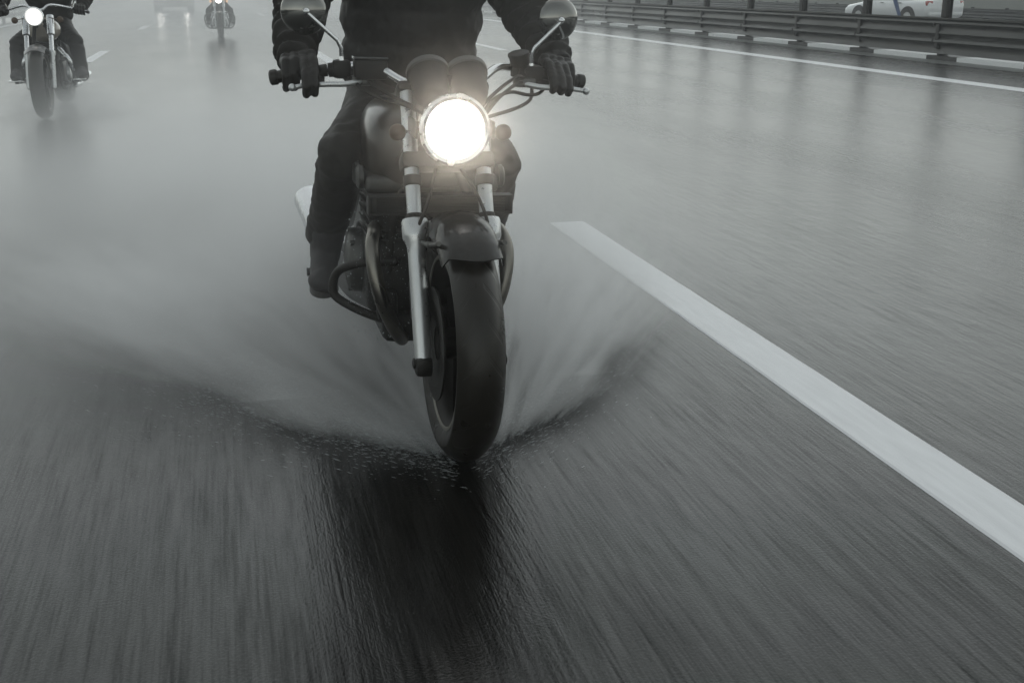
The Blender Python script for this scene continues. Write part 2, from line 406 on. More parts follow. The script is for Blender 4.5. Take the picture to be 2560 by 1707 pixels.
# ---------------------------------------------------------------- front wheel / shared motorcycle pieces
def wheel(root, c, Rr, wd, name, discs=(-1, 1), rubber='rubber'):
    """tyre, rim and brake discs of one wheel; axle along x"""
    C = V(c); hw = wd / 2; rb = Rr - .085
    bm = bmesh.new()
    prof = [(-hw * .72, rb), (-hw * .93, rb + .022), (-hw, rb + .043)]
    for k in range(0, 13):
        t = -1 + 2 * k / 12; prof.append((t * hw * .985, Rr - .040 * abs(t) ** 2.3))
    prof += [(hw, rb + .043), (hw * .93, rb + .022), (hw * .72, rb), (hw * .6, rb + .006), (-hw * .6, rb + .006)]
    lathe(bm, prof, C, (1, 0, 0), 72, closed_prof=True)
    ty = obj(name, bm, M[rubber], root)
    bm = bmesh.new()
    lathe(bm, [(-hw * .70, rb + .004), (-hw * .74, rb - .004), (-hw * .62, rb - .016), (-hw * .25, rb - .032), (hw * .25, rb - .032), (hw * .62, rb - .016), (hw * .74, rb - .004), (hw * .70, rb + .004)], C, (1, 0, 0), 56, closed_prof=True)
    lathe(bm, [(-.05, .028), (-.048, .04), (.048, .04), (.05, .028)], C, (1, 0, 0), 24)
    for k in range(3):
        for d in (-.13, .13):
            a = 2 * math.pi * k / 3 + .4 + d
            p0 = C + V((0, math.cos(a) * .03, math.sin(a) * .03)); p1 = C + V((0, math.cos(a + d * .2) * (rb - .02), math.sin(a + d * .2) * (rb - .02)))
            tube(bm, [p0, p1], lambda t: .016 - .004 * t, 8, smooth=False)
    obj('rim', bm, M['rim'], ty)
    bm = bmesh.new()
    for s in (-1, 1): lathe(bm, [(s * hw * .76, rb + .003), (s * hw * .80, rb + .001), (s * hw * .80, rb - .006), (s * hw * .74, rb - .008)], C, (1, 0, 0), 56, closed_prof=True)
    obj('rim_lip', bm, M['rimedge'], ty)
    for s in discs:
        bm = bmesh.new(); x = s * (hw + .006)
        lathe(bm, [(x - .0025, .148), (x + .0025, .148), (x + .0025, .112), (x - .0025, .112)], C, (1, 0, 0), 48, closed_prof=True)
        lathe(bm, [(x - .002, .115), (x + .002, .115), (x * .9, .045), (x * .9 - .004 * s, .045)], C, (1, 0, 0), 32, closed_prof=True)
        obj('brake_disc', bm, M['rim'], ty)
    return ty

def disk_shell(bm, c, axis, r, depth, seg=36, flat=.004):
    lathe(bm, [(0, r * .98), (-flat, r), (-flat - depth * .25, r * .97), (-flat - depth * .6, r * .80), (-flat - depth * .9, r * .45), (-flat - depth, .004)], c, axis, seg)

# ---------------------------------------------------------------- the near motorcycle
BX, BY, LEAN = .540, 2.809, 1.8
def build_naked_bike():
    root = empty('motorcycle', (BX, BY, 0), (0, R(LEAN), 0))
    tag(root, 'large dark motorcycle close to the camera with round lit headlight and twin gauges', 'motorcycle')
    P = lambda name, bm, mat, par=None, smooth=True: obj(name, bm, mat, par or root, smooth)
    # front wheel, fork
    wheel(root, (0, 0, .31), .31, .120, 'front_wheel', rubber='tread')
    rake = R(24); d = V((0, math.sin(rake), math.cos(rake)))
    for s in (-1, 1):
        b0 = V((s * .097, -.012, .268)); bm = bmesh.new()
        lathe(bm, [(-.02, .012), (-.018, .02), (.0, .0225), (.28, .0235), (.305, .026), (.322, .0345), (.330, .0355), (.366, .0355), (.372, .033), (.374, .02)], b0, d, 28)
        leg = P('fork_leg', bm, M['alu'])
        bm = bmesh.new(); lathe(bm, [(.372, .0225), (.386, .0225), (.388, .019)], b0, d, 24); obj('dust_seal', bm, M['black'], leg)
        bm = bmesh.new(); lathe(bm, [(.36, .0195), (.745, .0195)], b0, d, 24); obj('fork_tube', bm, M['alu'], leg)
        bm = bmesh.new(); lathe(bm, [(.462, .021), (.464, .0245), (.488, .0245), (.490, .021)], b0, d, 24); obj('collar', bm, M['black'], leg)
        bm = bmesh.new(); box(bm, b0 + V((0, -.004, -.012)), (.044, .05, .05), .012); lathe(bm, [(0, .014), (s * .008, .014), (s * .010, .008)], b0 + V((s * .018, 0, -.006)), (1, 0, 0), 16)
        obj('axle_clamp', bm, M['engine'], leg)
        bm = bmesh.new(); box(bm, V((s * .082, .135, .395)), (.05, .07, .12), .014, Matrix.Rotation(-rake, 3, 'X').to_quaternion()); obj('brake_caliper', bm, M['engine'], leg)
    bm = bmesh.new()
    for t, w_, h_ in ((.525, .25, .045), (.725, .25, .028)):
        c = V((0, -.012, .268)) + d * t; box(bm, c + V((0, .012, 0)), (w_, .075, h_), .014, Matrix.Rotation(-rake, 3, 'X').to_quaternion())
    P('triple_clamp', bm, M['engine'])
    # fender
    bm = bmesh.new(); rings = []
    for k in range(25):
        ring = []
        for j in range(15):
            t = -1 + 2 * j / 14; ph = R(51 + 100 * k / 24 + 7 * abs(t) ** 2.2 * (1 - k / 24))
            rr = .341 - .035 * abs(t) ** 2.6 - (.028 if abs(t) > .99 else 0)
            ring.append(V((t * .078, -math.cos(ph) * rr, .31 + math.sin(ph) * rr)))
        for j in range(14, -1, -1):
            t = -1 + 2 * j / 14; ph = R(51 + 100 * k / 24 + 7 * abs(t) ** 2.2 * (1 - k / 24))
            rr = .338 - .035 * abs(t) ** 2.6 - (.028 if abs(t) > .99 else 0)
            ring.append(V((t * .075, -math.cos(ph) * rr, .31 + math.sin(ph) * rr)))
        rings.append(ring)
    loft(bm, rings); fe = P('front_fender', bm, M['fender'])
    bm = bmesh.new()
    for s in (-1, 1):
        tube(bm, [(s * .082, -.13, .60), (s * .086, -.02, .575), (s * .086, .08, .56)], .006, 8)
        lathe(bm, [(0, .009), (s * .010, .009), (s * .012, .005)], (s * .082, -.03, .577), (1, 0, 0), 12)
    obj('fender_stay', bm, M['steel'], fe)
    # headlight
    hc = V((-.009, .075, .851)); ax = V((0, -1, -.06)).normalized()
    bm = bmesh.new(); lathe(bm, [(-.16, .004), (-.15, .04), (-.12, .068), (-.06, .083), (0, .086), (.006, .078)], hc, ax, 48); hl = P('headlight', bm, M['blackgloss'])
    bm = bmesh.new(); lathe(bm, [(-.006, .087), (.010, .0915), (.020, .0905), (.024, .084), (.020, .0765), (.0, .0765)], hc, ax, 56, closed_prof=True); obj('headlight_rim', bm, M['chrome'], hl)
    bm = bmesh.new(); lathe(bm, [(.006, .0766), (.012, .0755), (.020, .064), (.026, .045), (.029, .02), (.030, .002)], hc, ax, 48); obj('lens', bm, M['lamp'], hl)
    for s in (-1, 1):
        bm = bmesh.new(); box(bm, (s * .099, .16, .845), (.008, .13, .045), .003); P('headlight_bracket', bm, M['black'])
    # gauges
    ga = V((0, .78, .62)).normalized()
    for s in (-1, 1):
        bm = bmesh.new(); c = V((.006 + s * .0515, .205, .934))
        lathe(bm, [(-.035, .030), (-.030, .040), (-.01, .048), (.055, .0515), (.060, .053)], c, ga, 36)
        g = P('gauge', bm, M['black'])
        bm = bmesh.new(); lathe(bm, [(.056, .0535), (.060, .0575), (.074, .0575), (.076, .052), (.070, .051)], c, ga, 40, closed_prof=True); obj('bezel', bm, M['steel'], g)
        bm = bmesh.new(); lathe(bm, [(.062, .052), (.068, .05), (.0685, .002)], c, ga, 32); obj('gauge_glass', bm, M['carglass'], g)
    bm = bmesh.new(); box(bm, (.006, .225, .912), (.19, .06, .07), .02); box(bm, (.006, .235, .950), (.05, .04, .05), .008); P('gauge_housing', bm, M['black'])
    # handlebar with grips
    bp = [(-.445, .456, .943), (-.30, .43, .967), (-.215, .405, .984), (-.165, .375, .983), (-.105, .318, .950), (-.065, .300, .940), (.065, .300, .940), (.105, .318, .950), (.165, .375, .983), (.215, .405, .984), (.30, .43, .967), (.445, .456, .943)]
    bm = bmesh.new(); tube(bm, bp, .0112, 14, n=5); hb = P('handlebar', bm, M['chrome'])
    for s in (-1, 1):
        bm = bmesh.new(); tube(bm, [(s * .285, .427, .969), (s * .36, .4405, .957), (s * .432, .4535, .945)], .0168, 16); lathe(bm, [(0, .019), (.004, .021), (.018, .021), (.022, .016)], (s * .425, .452, .9465), (s * 1, .17, -.16), 20)
        obj('grip', bm, M['rubber'], hb)
        bm = bmesh.new(); box(bm, (s * .045, .30, .925), (.032, .036, .05), .008); obj('riser', bm, M['alu'], hb)
    bm = bmesh.new(); box(bm, (-.255, .418, .972), (.05, .045, .05), .012); lathe(bm, [(0, .019), (.03, .020), (.034, .017)], (-.29, .425, .968), (1, -.15, .12), 18)
    P('switch_housing', bm, M['black'])
    bm = bmesh.new(); box(bm, (.275, .42, .968), (.075, .048, .046), .013); lathe(bm, [(0, .010), (.01, .010)], (.262, .392, .975), (0, -1, 0), 12)
    P('switch_housing', bm, M['black'])
    bm = bmesh.new(); box(bm, (-.183, .375, .975), (.088, .058, .052), .008); mc = P('brake_reservoir', bm, M['black'])
    bm = bmesh.new(); box(bm, (-.183, .375, 1.0055), (.092, .062, .008), .003); obj('reservoir_lid', bm, M['blackgloss'], mc)
    bm = bmesh.new(); lathe(bm, [(-.016, .024), (-.012, .027), (.012, .028), (.0125, .030), (.020, .030), (.022, .026)], (.235, .385, 1.006), (-.25, -.2, 1), 24); box(bm, (.222, .385, .98), (.02, .02, .04), .004)
    P('clutch_reservoir', bm, M['black'])
    # levers
    for s, pts in ((-1, [(-.195, .372, .948), (-.245, .352, .938), (-.30, .350, .936), (-.355, .362, .931), (-.392, .358, .926)]), (1, [(.235, .372, .944), (.285, .352, .936), (.34, .350, .933), (.385, .362, .930), (.425, .358, .925)])):
        bm = bmesh.new(); tube(bm, pts, lambda t: .0085 - .002 * t, 10, sx=.8); ellipsoid(bm, V(pts[-1]), (.0105, .0105, .0105), u=14, v=8)
        P('brake_lever' if s < 0 else 'clutch_lever', bm, M['alu'])
        bm = bmesh.new(); box(bm, (s * (.205 if s < 0 else .25), .38, .945), (.06, .04, .026), .008); P('lever_perch', bm, M['steel'])
    # mirrors
    for s, base, bend, tip, c, r, yaw in ((-1, (-.256, .405, .985), (-.258, .402, 1.040), (-.349, .386, 1.118), (-.352, .430, 1.120), .0620, 4), (1, (.276, .405, .975), (.273, .402, 1.030), (.353, .386, 1.112), (.352, .430, 1.118), .0600, -10)):
        n_ = V((math.sin(R(yaw)), 1, .10)).normalized(); c = V(c)
        bm = bmesh.new(); disk_shell(bm, c, n_, r, .034); mi = P('mirror', bm, M['mirror'])
        bm = bmesh.new(); lathe(bm, [(.0, r * .94), (.0015, r * .94)], c, n_, 36); obj('mirror_glass', bm, M['glass'], mi)
        bm = bmesh.new()
        b1 = V(bend); q = [V(base), b1 + (V(base) - b1).normalized() * .012, b1 + (V(tip) - b1).normalized() * .012, V(tip)]
        tube(bm, q, .0056, 12, smooth=False); ellipsoid(bm, V(tip) + V((0, .004, .003)), (.010, .012, .010), u=14, v=8)
        obj('mirror_stem', bm, M['chrome'], mi)
    # turn signals
    for s in (-1, 1):
        c = V((s * .140, .16, .832)); bm = bmesh.new()
        lathe(bm, [(-.03, .004), (-.028, .012), (-.015, .020), (.0, .0225)], c, (0, -1, 0), 28); ts = P('turn_signal', bm, M['black'])
        bm = bmesh.new(); lathe(bm, [(0, .0222), (.008, .0205), (.014, .013), (.016, .002)], c, (0, -1, 0), 28); obj('signal_lens', bm, M['amber'], ts)
        bm = bmesh.new(); tube(bm, [c + V((-s * .018, .01, 0)), (s * .092, .175, .836)], .0065, 10, smooth=False); obj('stalk', bm, M['chrome'], ts)
    # tank
    bm = bmesh.new(); rings = []
    secs = [(.385, .05, .76, .83), (.395, .10, .715, .850), (.42, .155, .645, .862), (.47, .180, .620, .876), (.54, .187, .615, .888), (.64, .184, .62, .893), (.74, .166, .67, .885), (.82, .140, .69, .868), (.90, .115, .71, .84), (.95, .09, .72, .82)]
    for y, hw, z0, z1 in secs:
        ring = []
        for k in range(36):
            a = 2 * math.pi * k / 36; ca, sa = math.cos(a), math.sin(a)
            e = .62; xx = math.copysign(abs(ca) ** e, ca) * hw; zz = (z0 + z1) / 2 + math.copysign(abs(sa) ** e, sa) * (z1 - z0) / 2
            if sa < 0: xx *= 1 - .18 * (-sa) ** 2
            if sa > 0: xx *= 1 - .10 * sa ** 2
            ring.append((xx, y + .06 * (zz - .77), zz))
        rings.append(ring)
    loft(bm, rings); P('fuel_tank', bm, M['paintblack'])
    # seat, tail, rear wheel, frame
    bm = bmesh.new(); rings = []
    for y, hw, z0, z1 in [(.90, .09, .76, .81), (.98, .12, .75, .79), (1.15, .135, .75, .795), (1.3, .12, .77, .835), (1.5, .10, .79, .85), (1.6, .07, .81, .85)]:
        rings.append([(math.copysign(abs(math.cos(2 * math.pi * k / 20)) ** .6, math.cos(2 * math.pi * k / 20)) * hw, y, (z0 + z1) / 2 + math.copysign(abs(math.sin(2 * math.pi * k / 20)) ** .6, math.sin(2 * math.pi * k / 20)) * (z1 - z0) / 2) for k in range(20)])
    loft(bm, rings); P('seat', bm, M['leather'])
    bm = bmesh.new(); rings = []
    for y, hw, z0, z1 in [(.95, .10, .68, .76), (1.2, .11, .68, .77), (1.5, .10, .72, .80), (1.75, .05, .78, .83)]:
        rings.append([(math.cos(2 * math.pi * k / 20) * hw, y, (z0 + z1) / 2 + math.sin(2 * math.pi * k / 20) * (z1 - z0) / 2) for k in range(20)])
    loft(bm, rings); P('tail_cowl', bm, M['paintblack'])
    wheel(root, (0, 1.46, .31), .31, .17, 'rear_wheel', discs=(-1,))
    bm = bmesh.new()
    for s in (-1, 1):
        tube(bm, [(s * .04, .33, .82), (s * .11, .45, .70), (s * .14, .8, .62), (s * .13, .95, .45), (s * .12, .92, .33)], .016, 10)
        tube(bm, [(s * .04, .33, .74), (s * .12, .40, .55), (s * .12, .45, .28), (s * .11, .7, .24), (s * .12, .92, .33)], .015, 10)
        tube(bm, [(s * .12, .95, .40), (s * .12, 1.46, .31)], .018, 10, smooth=False)
        tube(bm, [(s * .13, 1.0, .66), (s * .14, 1.38, .36)], .02, 10, smooth=False)
    P('frame', bm, M['black'])
    # oil cooler, engine
    bm = bmesh.new(); box(bm, (0, .30, .620), (.386, .034, .040), .003); 
    for k in range(9): box(bm, (0, .281, .603 + k * .0043), (.36, .006, .0018))
    ra = P('oil_cooler', bm, M['engine'])
    bm = bmesh.new(); box(bm, (0, .298, .6435), (.392, .046, .007), .002); box(bm, (0, .298, .5965), (.392, .046, .007), .002)
    for s in (-1, 1): box(bm, (s * .197, .30, .62), (.010, .046, .054), .003)
    obj('cooler_frame', bm, M['engine'], ra)
    bm = bmesh.new()
    box(bm, (0, .58, .39), (.38, .36, .24), .05, seg=3)
    for k in range(9): box(bm, (0, .50, .50 + k * .0145), (.37 + .012 * (k % 2), .21, .0062), .002)
    box(bm, (0, .50, .56), (.33, .17, .14), .01)
    for k in range(4): lathe(bm, [(0, .045), (.10, .045)], (-.135 + .09 * k, .40, .53), (0, 1, .3), 18)
    en = P('engine', bm, M['engine'])
    bm = bmesh.new(); box(bm, (0, .50, .655), (.385, .17, .05), .016, seg=3)
    for s in (-1, 1):
        for yy in (.455, .545): lathe(bm, [(0, .034), (s * .012, .034), (s * .018, .026), (s * .019, .004)], (s * .196, yy, .672), (1, 0, 0), 24)
    obj('cam_cover', bm, M['steel'], en)
    for s in (-1, 1):
        bm = bmesh.new(); lathe(bm, [(0, .098), (s * .025, .096), (s * .04, .084), (s * .046, .06), (s * .047, .002)], (s * .185, .60, .40), (1, 0, 0), 36)
        for k in range(8):
            a = 2 * math.pi * k / 8; lathe(bm, [(0, .008), (s * .012, .008), (s * .013, .004)], (s * .212, .60 + .09 * math.cos(a), .40 + .09 * math.sin(a)), (1, 0, 0), 8)
        obj('crankcase_cover', bm, M['steel'], en)
    bm = bmesh.new(); box(bm, (0, .52, .245), (.30, .30, .09), .03, seg=3); box(bm, (-.14, .36, .32), (.06, .05, .09), .02); lathe(bm, [(0, .034), (.09, .034), (.10, .02)], (0, .42, .30), (0, -1, 0), 20)
    obj('oil_sump', bm, M['engine'], en)
    # exhaust
    for k, xx in enumerate((-.182, -.065, .065, .182)):
        s = -1 if xx < 0 else 1; o_ = abs(xx) > .1
        bm = bmesh.new(); tube(bm, [(xx * .93, .40, .535), (xx * .98, .34, .535), (xx * 1.04, .295, .50), (xx * 1.02, .270, .44), (xx * .92, .262, .36), (xx * .72, .285, .275), (xx * .5, .40, .205), (xx * .45 - .02, .6, .185)], .0205, 16, n=5)
        P('exhaust_pipe', bm, M['pipe'])
    bm = bmesh.new(); tube(bm, [(-.05, .58, .185), (-.10, .85, .185), (-.17, 1.0, .20), (-.20, 1.13, .235)], .026, 14)
    ep = P('exhaust_pipe', bm, M['engine'])
    m0, m1 = V((-.195, 1.12, .225)), V((-.272, 1.55, .425)); dd = (m1 - m0)
    bm = bmesh.new(); L = dd.length; lathe(bm, [(0, .025), (.01, .04), (.05, .052), (L - .02, .056), (L - .004, .055), (L, .05), (L - .01, .03)], m0, dd, 36); P('muffler', bm, M['chrome'])
    # crash bars
    bm = bmesh.new(); tube(bm, [(-.10, .36, .445), (-.19, .385, .440), (-.255, .43, .415), (-.279, .45, .385), (-.285, .45, .345), (-.268, .44, .320), (-.21, .405, .292), (-.13, .39, .262)], .0125, 12, n=5); P('crash_bar', bm, M['black'])
    bm = bmesh.new(); tube(bm, [(.10, .36, .445), (.17, .385, .440), (.212, .41, .430), (.228, .42, .41), (.222, .42, .375), (.200, .41, .33), (.13, .39, .262)], .0115, 12, n=5); P('crash_bar', bm, M['black'])
    # pegs and foot levers
    for s in (-1, 1):
        bm = bmesh.new(); tube(bm, [(s * .15, .86, .31), (s * .33, .87, .30)], .014, 10, smooth=False); box(bm, (s * .15, .90, .34), (.02, .14, .12), .008); P('foot_peg', bm, M['black'])
    bm = bmesh.new(); tube(bm, [(.17, .82, .30), (.20, .72, .31), (.25, .70, .32)], .008, 8); P('shift_lever', bm, M['steel'])
    # cables and hoses
    cab = [[(-.20, .385, .955), (-.17, .33, .93), (-.12, .25, .905), (-.06, .20, .87), (-.05, .22, .78)],
           [(-.24, .40, .955), (-.19, .30, .915), (-.11, .215, .895), (-.04, .20, .86)],
           [(.25, .385, .955), (.21, .31, .965), (.14, .25, .93), (.085, .215, .88), (.05, .22, .78)],
           [(.26, .40, .945), (.215, .33, .945), (.15, .27, .91), (.10, .235, .86)],
           [(.325, .40, .945), (.295, .375, .918), (.25, .335, .915), (.19, .30, .925), (.13, .26, .905), (.09, .22, .86)],
           [(.27, .372, .935), (.262, .345, .908), (.235, .30, .895), (.18, .23, .885), (.10, .19, .868)]]
    for p_ in cab:
        bm = bmesh.new(); tube(bm, p_, .0050, 10, n=6); P('cable', bm, M['black'])
    for s in (-1, 1):
        bm = bmesh.new(); tube(bm, [(s * .03, .20, .74), (s * .07, .10, .66), (s * .105, .115, .55), (s * .10, .12, .45)], .0045, 8, n=6); P('brake_hose', bm, M['black'])
    return root
bike = build_naked_bike()

# the headlamp's own light, just in front of its lens
ld = bpy.data.lights.new('headlamp_light', 'SPOT'); ld.energy = 29; ld.spot_size = R(66); ld.spot_blend = .6; ld.shadow_soft_size = .05; ld.color = (1, .89, .74)
lo = bpy.data.objects.new('headlamp_light', ld); COL.objects.link(lo); lo.parent = bike; lo.location = (-.009, .028, .850); lo.rotation_euler = V((-.50, -2.8, .42)).to_track_quat('-Z', 'Y').to_euler()

# ---------------------------------------------------------------- riders
def folds(scale, amp, axis_z=1.0):
    def f(co, n):
        q = V((co.x * scale, co.y * scale, co.z * scale * axis_z))
        a = mnoise.noise(q + V((3.1, 0, 7)));  b = mnoise.noise(q * 2.3 + V((0, 5, 1)))
        return amp * (1 - 2 * abs(a)) * .7 + amp * .4 * b
    return f

def glove(root, g, out, lever, wrist, name='glove'):
    """gloved hand closed on a grip: g = grip centre, out = +1/-1 side the little finger points to, lever = how many fingers rest on the lever"""
    g = V(g); bm = bmesh.new()
    ax = V((out, .17 , -.16)).normalized()
    yb = V((0, 1, 0)); zb = V((0, 0, 1))
    for k in range(4):
        c = g + ax * (-.036 + .024 * k)
        L = (.96, 1.05, 1.0, .84)[k]
        if k in lever:
            pts = [c + yb * .022 + zb * .040, c - yb * .040 * L + zb * .030, c - yb * .083 * L - zb * .002, c - yb * .100 * L - zb * (.028 if out < 0 else .022), c - yb * .086 * L - zb * (.050 if out < 0 else .036)]
        else:
            pts = [c + yb * .022 + zb * .040, c - yb * .026 * L + zb * .036, c - yb * .044 * L + zb * .004, c - yb * .034 * L - zb * .026, c - yb * .006 - zb * .034]
        chain(bm, pts, [.0145, .0135, .0125, .0115, .0100])
        ellipsoid(bm, c + yb * .012 + zb * .050, (.0125, .014, .010), u=12, v=8)
    # palm and back of the hand down to the wrist
    a = g + ax * -.034 + yb * .024 + zb * .034; b = g + ax * .034 + yb * .024 + zb * .032; wq = V(wrist)
    for t in (0, .33, .66, 1):
        capsule(bm, a.lerp(b, t), wq.lerp(a.lerp(b, t), .25), .018, .024)
    capsule(bm, wq.lerp((a + b) / 2, .25), wq, .036, .036)
    # thumb wraps under the grip from the side of the palm
    chain(bm, [g + ax * -.030 + yb * .040 + zb * .020, g + ax * -.056 + yb * .022 - zb * .006, g + ax * -.056 - yb * .012 - zb * .024, g + ax * -.044 - yb * .034 - zb * .022], [.017, .0145, .0125, .0105])
    # cuff
    u = (wq - (a + b) / 2).normalized()
    capsule(bm, wq, wq + u * .03, .040, .043)
    b_ = fuse(bm, .0036, 2, folds(46, .0016))
    return obj(name, b_, M['leather'], root)

def boot(root, ankle, toe, sole_z, top, r=.046, name='boot'):
    ankle = V(ankle); toe = V(toe); top = V(top); bm = bmesh.new()
    heel = ankle + V((0, .045, 0)); heel.z = sole_z + .035
    chain(bm, [top, ankle.lerp(top, .3), ankle + V((0, .01, -.02))], [.054, .052, .050])
    chain(bm, [heel, heel.lerp(toe, .5) + V((0, 0, .012)), toe], [.040, .046, .040])
    chain(bm, [ankle, heel.lerp(toe, .55) + V((0, 0, .022))], [.048, .042])
    chain(bm, [ankle, toe + V((0, .03, .012))], [.048, .036])
    ellipsoid(bm, toe + V((0, .01, .0)), (.048, .055, .036))
    b_ = fuse(bm, .0065, 3, folds(30, .0022))
    for v in b_.verts:
        if v.co.z < sole_z + .006: v.co.z = sole_z + .006
    o = obj(name, b_, M['boot'], root)
    bm = bmesh.new(); n = 24; ring = []
    f = (toe - heel); f.z = 0; L = f.length; f.normalize(); s = V((-f.y, f.x, 0))
    for k in range(n):
        a = 2 * math.pi * k / n; u = math.cos(a) * (L / 2 + .045); w_ = math.sin(a) * (.046 + .006 * math.cos(a))
        ring.append(heel + f * (L / 2 + u) + s * w_)
    loft(bm, [[V((p.x, p.y, sole_z - .008)) for p in ring], [V((p.x, p.y, sole_z + .012)) for p in ring]])
    obj('sole', bm, M['rubber'], o)
    return o

def rider(name, loc, rot, label, J, jean_mat, lever, voxel=.010, cat='person', hem=.05):
    """J: joints in the motorcycle's own coordinates"""
    # body: one continuous figure under the clothes
    bm = bmesh.new()
    hip, waist, chest, neck, head = (V(J[k]) for k in ('hip', 'waist', 'chest', 'neck', 'head'))
    ellipsoid(bm, hip, (.15, .12, .11)); chain(bm, [hip, waist, chest], [.12, .115, .13]); chain(bm, [chest, neck, head], [.10, .055, .07])
    ellipsoid(bm, head + V((0, 0, .03)), (.075, .095, .115)); ellipsoid(bm, head + V((0, -.095, .01)), (.012, .02, .02))
    for e in (-1, 1): ellipsoid(bm, head + V((e * .077, .01, .02)), (.012, .02, .03)); ellipsoid(bm, head + V((e * .03, -.085, .045)), (.016, .012, .01))
    for s in ('L', 'R'):
        chain(bm, [chest + V((0, 0, .06)), V(J['sh' + s]), V(J['el' + s]), V(J['wr' + s])], [.08, .055, .040, .030])
        chain(bm, [hip, V(J['kn' + s]), V(J['an' + s])], [.085, .050, .030])
        chain(bm, [V(J['an' + s]), V(J['toe' + s])], [.024, .018])
    root = obj(name, fuse(bm, voxel * 1.3, 3), M['skin'])
    root.location = loc; root.rotation_euler = rot
    tag(root, label, cat)
    # jacket
    bm = bmesh.new()
    for c, sx, sy, sz in ((hip + V((0, -.02, .08)), .205, .150, .10), (waist, .212, .145, .13), (waist.lerp(chest, .5), .222, .150, .16), (chest, .232, .155, .16)): ellipsoid(bm, c, (sx, sy, sz), u=28, v=16)
    chain(bm, [chest + V((0, .02, .10)), neck + V((0, .01, .0))], [.12, .075])
    for s in ('L', 'R'):
        chain(bm, [chest.lerp(V(J['sh' + s]), .5) + V((0, .01, .06)), V(J['sh' + s]), V(J['el' + s]), V(J['el' + s]).lerp(V(J['wr' + s]), .55), V(J['wr' + s])], [.10, .085, .073, .062, .050])
    e0 = [V(J['elL']), V(J['elR'])]; w0 = [V(J['wrL']), V(J['wrR'])]
    base = folds(11, .013); fine = folds(30, .0035)
    def jf(co, n):
        d = base(co, n) * .7 + fine(co, n)
        for e, w_ in zip(e0, w0):
            ax = (w_ - e); t = (co - e).dot(ax) / ax.length_squared
            if -.5 < t < 1.15 and (co - (e + ax * t)).length < .11:      # sleeve creases run round the forearm
                d += .0075 * math.sin(t * 34 + 4 * mnoise.noise(co * 14)) * (1 if t > 0 else .5)
        return d
    obj('jacket', fuse(bm, voxel * .75, 3, jf), M['jacket'], root)
    # jeans
    bm = bmesh.new(); ellipsoid(bm, hip, (.185, .155, .115), u=24, v=14)
    for s in ('L', 'R'):
        sg = -1 if V(J['kn' + s]).x < 0 else 1
        chain(bm, [hip + V((sg * .075, -.02, .0)), hip.lerp(V(J['kn' + s]), .5) + V((sg * .015, 0, .0)), V(J['kn' + s]), V(J['kn' + s]).lerp(V(J['an' + s]), .45), V(J['an' + s]) + V((0, 0, hem))], [.105, .092, .070, .066, .060])
    k0 = [V(J['knL']), V(J['knR'])]
    def pf(co, n):
        d = folds(15, .006)(co, n) + folds(34, .0025)(co, n)
        for k in k0:
            q = (co - k).length
            if q < .16: d += .006 * math.sin(co.z * 95 + 5 * mnoise.noise(co * 11)) * (1 - q / .16)
        return d
    obj('jeans', fuse(bm, voxel * .8, 3, pf), jean_mat, root)
    for s in ('L', 'R'):
        sg = -1 if V(J['gr' + s]).x < 0 else 1
        glove(root, J['gr' + s], sg, lever[s == 'R'], J['wr' + s])
        an = V(J['an' + s]); boot(root, an, J['toe' + s], J['sole'], an.lerp(V(J['kn' + s]), .24))
    # helmet
    bm = bmesh.new(); ellipsoid(bm, head + V((0, .005, .035)), (.128, .150, .145), u=32, v=20); ellipsoid(bm, head + V((0, -.09, -.05)), (.085, .06, .06))
    he = obj('helmet', fuse(bm, .010, 4), M['blackgloss'], root)
    bm = bmesh.new(); rings = []
    for j in range(7):
        zz = -.015 + .085 * j / 6
        rings.append([head + V((math.sin(a) * .128 * (1 - .05 * abs(j - 3) / 3), .0 - math.cos(a) * .156 * (1 - .05 * abs(j - 3) / 3), zz + .02)) for a in [R(-62 + 124 * k / 18) for k in range(19)]])
    loft(bm, rings, cap=False, closed=False); obj('visor', bm, M['visor'], he)
    return root

J1 = dict(hip=(0, .98, .86), waist=(.015, .93, 1.00), chest=(.02, .90, 1.20), neck=(.015, .90, 1.42), head=(.01, .87, 1.54),
          shL=(-.185, .90, 1.335), elL=(-.335, .735, 1.165), wrL=(-.372, .540, 1.008), grL=(-.368, .442, .956),
          shR=(.225, .90, 1.335), elR=(.345, .745, 1.135), wrR=(.378, .545, 1.004), grR=(.360, .440, .957),
          knL=(-.238, .60, .715), anL=(-.268, .885, .375), toeL=(-.287, .745, .300), knR=(.228, .60, .690), anR=(.258, .885, .375), toeR=(.272, .745, .300), sole=.262)
tag(rider('person', (BX, BY, 0), (0, R(LEAN), 0), 'rider in black jacket and dark jeans gripping the large motorcycle nearest the camera', J1, M['jeans'], ((0, 1), (0, 1, 2)), .010), None, None)

